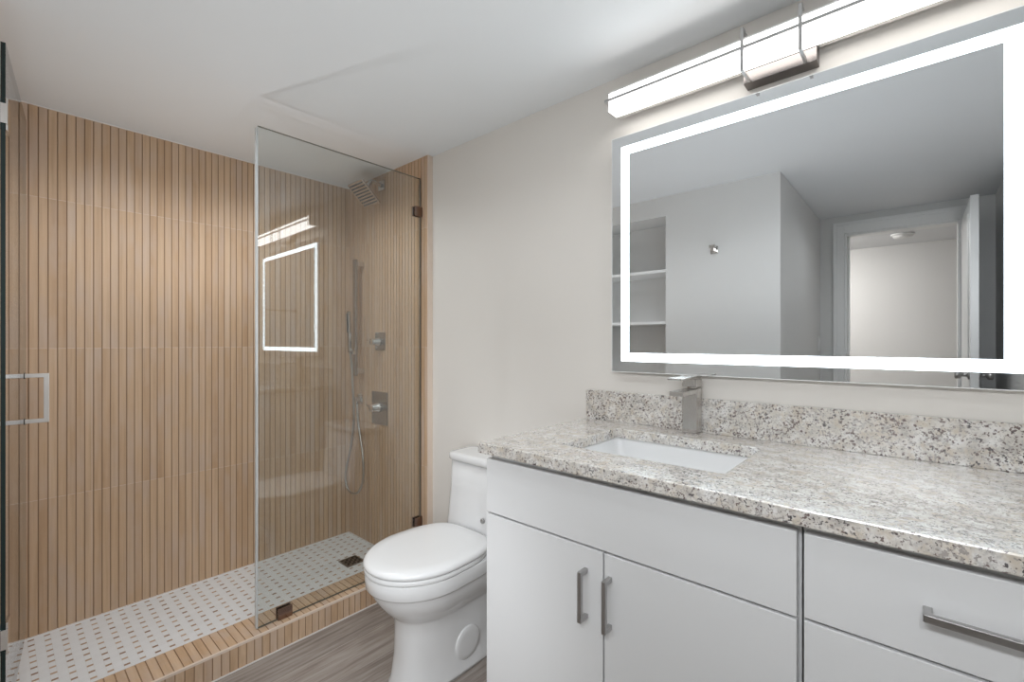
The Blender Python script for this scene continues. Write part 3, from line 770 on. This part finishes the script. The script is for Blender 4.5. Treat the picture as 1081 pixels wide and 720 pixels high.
# hand shower with hose
hs = thing('hand_shower', 'slim stick hand shower with a looping metal hose held on the slide bar', 'hand shower', (BXc - 0.042, BY_, 1.127))
wa = MB()
wa.obox((BXc - 0.040, BY_, 1.244), (-0.004, 0, 0.120), (0, 0.0115, 0), (0.009, 0, 0))
obj('wand', wa, 'fit', hs, bevel=0.003)
obj('spray_face', MB().obox((BXc - 0.0519, BY_, 1.295), (-0.0018, 0, 0.055), (0, 0.008, 0), (0.0008, 0, 0)), 'rubber', hs)
import_hose = [(0.0, BXc - 0.036, 2.492, 1.124), (0, BXc - 0.026, 2.490, 1.05), (0, BXc - 0.02, 2.487, 0.90), (0, BXc - 0.012, 2.49, 0.74), (0, BXc - 0.006, 2.535, 0.56),
               (0, BXc - 0.01, 2.585, 0.41), (0, BXc - 0.012, 2.575, 0.325), (0, BXc - 0.008, 2.52, 0.29), (0, BXc, 2.455, 0.31), (0, BXc + 0.005, 2.415, 0.39), (0, BXc + 0.008, 2.425, 0.52), (0, BXc + 0.012, 2.475, 0.68), (0, BXc + 0.02, 2.505, 0.76), (0, XT - 0.028, 2.520, 0.815)]
hp = smooth_path([p[1:] for p in import_hose], 8)
ho = MB().tube(hp, 0.0068, 8)
obj('hose', ho, 'steel2', hs)
el = thing('water_outlet', 'small square metal hose outlet on the shower wall below the slide bar', 'hose outlet', (XT, 2.522, 0.84))
obj('wall_plate', MB().box(XT - 0.010, XT - 0.0005, 2.497, 2.547, 0.815, 0.868), 'nickel', el, bevel=0.002)
obj('elbow', MB().box(XT - 0.042, XT - 0.0102, 2.508, 2.534, 0.828, 0.855).cyl((XT - 0.028, 2.520, 0.828), (XT - 0.028, 2.520, 0.814), 0.009), 'nickel', el, bevel=0.002)
# two valves
def valve(label, y0, y1, z0, z1, ky, kz, kr):
    v = thing('shower_valve', label, 'shower valve', (XT, (y0 + y1) / 2, z0))
    obj('trim_plate', MB().box(XT - 0.006, XT - 0.0005, y0, y1, z0, z1), 'fit', v, bevel=0.002)
    obj('knob', MB().lathe((XT - 0.0061, ky, kz), (-1, 0, 0), [(0, kr * 1.15), (0.012, kr * 1.15), (0.014, kr), (0.050, kr), (0.054, kr * 0.9), (0.0545, 0.001)], 28), 'chrome', v)
    obj('lever', MB().obox((XT - 0.055, ky + 0.018, kz + 0.006), (0, 0.032, 0.010), (0.005, 0, 0), (0, -0.002, 0.006)), 'chrome', v, bevel=0.002)
valve('small square diverter valve plate, upper of the two on the shower wall', 2.258, 2.358, 1.137, 1.240, 2.312, 1.186, 0.020)
valve('taller rectangular shower valve plate with knob, lower of the two on the shower wall', 2.235, 2.392, 0.712, 0.900, 2.316, 0.812, 0.024)
# floor drain
dn = thing('floor_drain', 'square metal drain grate in the white mosaic shower floor', 'drain', (1.276, 2.292, 0))
fm = MB().box(1.226, 1.326, 2.242, 2.25, 0.0003, 0.004); fm.box(1.226, 1.326, 2.334, 2.342, 0.0003, 0.004); fm.box(1.226, 1.234, 2.25, 2.334, 0.0003, 0.004); fm.box(1.318, 1.326, 2.25, 2.334, 0.0003, 0.004)
obj('frame', fm, 'steel', dn)
obj('sump_shade', MB().box(1.234, 1.318, 2.25, 2.334, 0.0003, 0.0008), 'dark', dn)  # thin black sheet, shade below the grate put into its colour
gr = MB()
for i in range(5):
    for j in range(5):
        if (i + j) % 2 == 0: gr.box(1.237 + i * 0.0158, 1.237 + i * 0.0158 + 0.0145, 2.2525 + j * 0.0162, 2.2525 + j * 0.0162 + 0.006, 0.0008, 0.0035)
        else: gr.box(1.237 + i * 0.0158, 1.237 + i * 0.0158 + 0.006, 2.2525 + j * 0.0162, 2.2525 + j * 0.0162 + 0.0145, 0.0008, 0.0035)
obj('grate', gr, 'steel', dn)

# ================================================================ THINGS SEEN IN THE MIRROR
for z, lab in ((1.663, 'upper white shelf in the wall niche, seen in the mirror'), (1.322, 'lower white shelf in the wall niche, seen in the mirror'), (0.98, 'bottom white shelf in the wall niche, below the mirror view')):
    if z < 1.1: continue
    tag(obj('wall_shelf', MB().box(-ND + 0.001, -0.002, NY0 + 0.001, NY1 - 0.001, z - 0.019, z), 'trim', base=(-0.13, 1.5, z - 0.019), bevel=0.001), lab, 'shelf', 'shelves in the wall niche')
rh = thing('robe_hook', 'small square metal robe hook on the plain wall seen in the mirror', 'hook', (0, 0.937, 1.745))
obj('wall_plate', MB().box(0.0005, 0.010, 0.916, 0.960, 1.723, 1.767), 'chrome', rh, bevel=0.001)
obj('hook', MB().box(0.0102, 0.045, 0.928, 0.948, 1.735, 1.752).box(0.036, 0.050, 0.920, 0.956, 1.752, 1.772), 'chrome', rh, bevel=0.001)
sw = thing('light_switch', 'white wall light switch beside the room door, seen in the mirror', 'light switch', (-1.29, YN, 1.17))
obj('cover_plate', MB().box(-1.325, -1.255, YN - 0.006, YN - 0.0005, 1.115, 1.230), 'white', sw, bevel=0.001)
obj('rocker', MB().box(-1.306, -1.274, YN - 0.010, YN - 0.0061, 1.14, 1.205), 'white', sw, bevel=0.001)
sm = thing('smoke_detector', 'round white smoke detector on the hallway ceiling, seen through the door', 'smoke detector', (-2.41, 0.115, ZC))
obj('base', MB().lathe((-2.41, 0.115, ZC - 0.0005), (0, 0, -1), [(0, 0.082), (0.012, 0.082), (0.014, 0.078)]), 'white', sm)
obj('cover', MB().lathe((-2.41, 0.115, ZC - 0.0146), (0, 0, -1), [(0, 0.070), (0.012, 0.066), (0.020, 0.05), (0.021, 0.002)]), 'white', sm)
hl = thing('ceiling_light', 'round ceiling light in the hallway beside the door view', 'ceiling lamp', (-2.2, 0.95, ZC))
obj('rim', MB().lathe((-2.2, 0.95, ZC - 0.0005), (0, 0, -1), [(0, 0.17), (0.02, 0.17), (0.021, 0.165)]), 'white', hl)
obj('diffuser', MB().lathe((-2.2, 0.95, ZC - 0.022), (0, 0, -1), [(0, 0.16), (0.03, 0.14), (0.05, 0.09), (0.055, 0.003)]), 'halllamp', hl)
tb = thing('towel_bar', 'thin metal towel bar on the wall behind the camera, seen reflected in the shower glass', 'towel rail', (1.2, YR, 1.46))
for x in (1.14, 1.44):
    obj('post', MB().box(x - 0.013, x + 0.013, YR + 0.0005, YR + 0.06, 1.445, 1.475), 'nickel', tb, bevel=0.002)
obj('bar', MB().box(1.15, 1.43, YR + 0.043, YR + 0.055, 1.455, 1.467), 'nickel', tb, bevel=0.001)
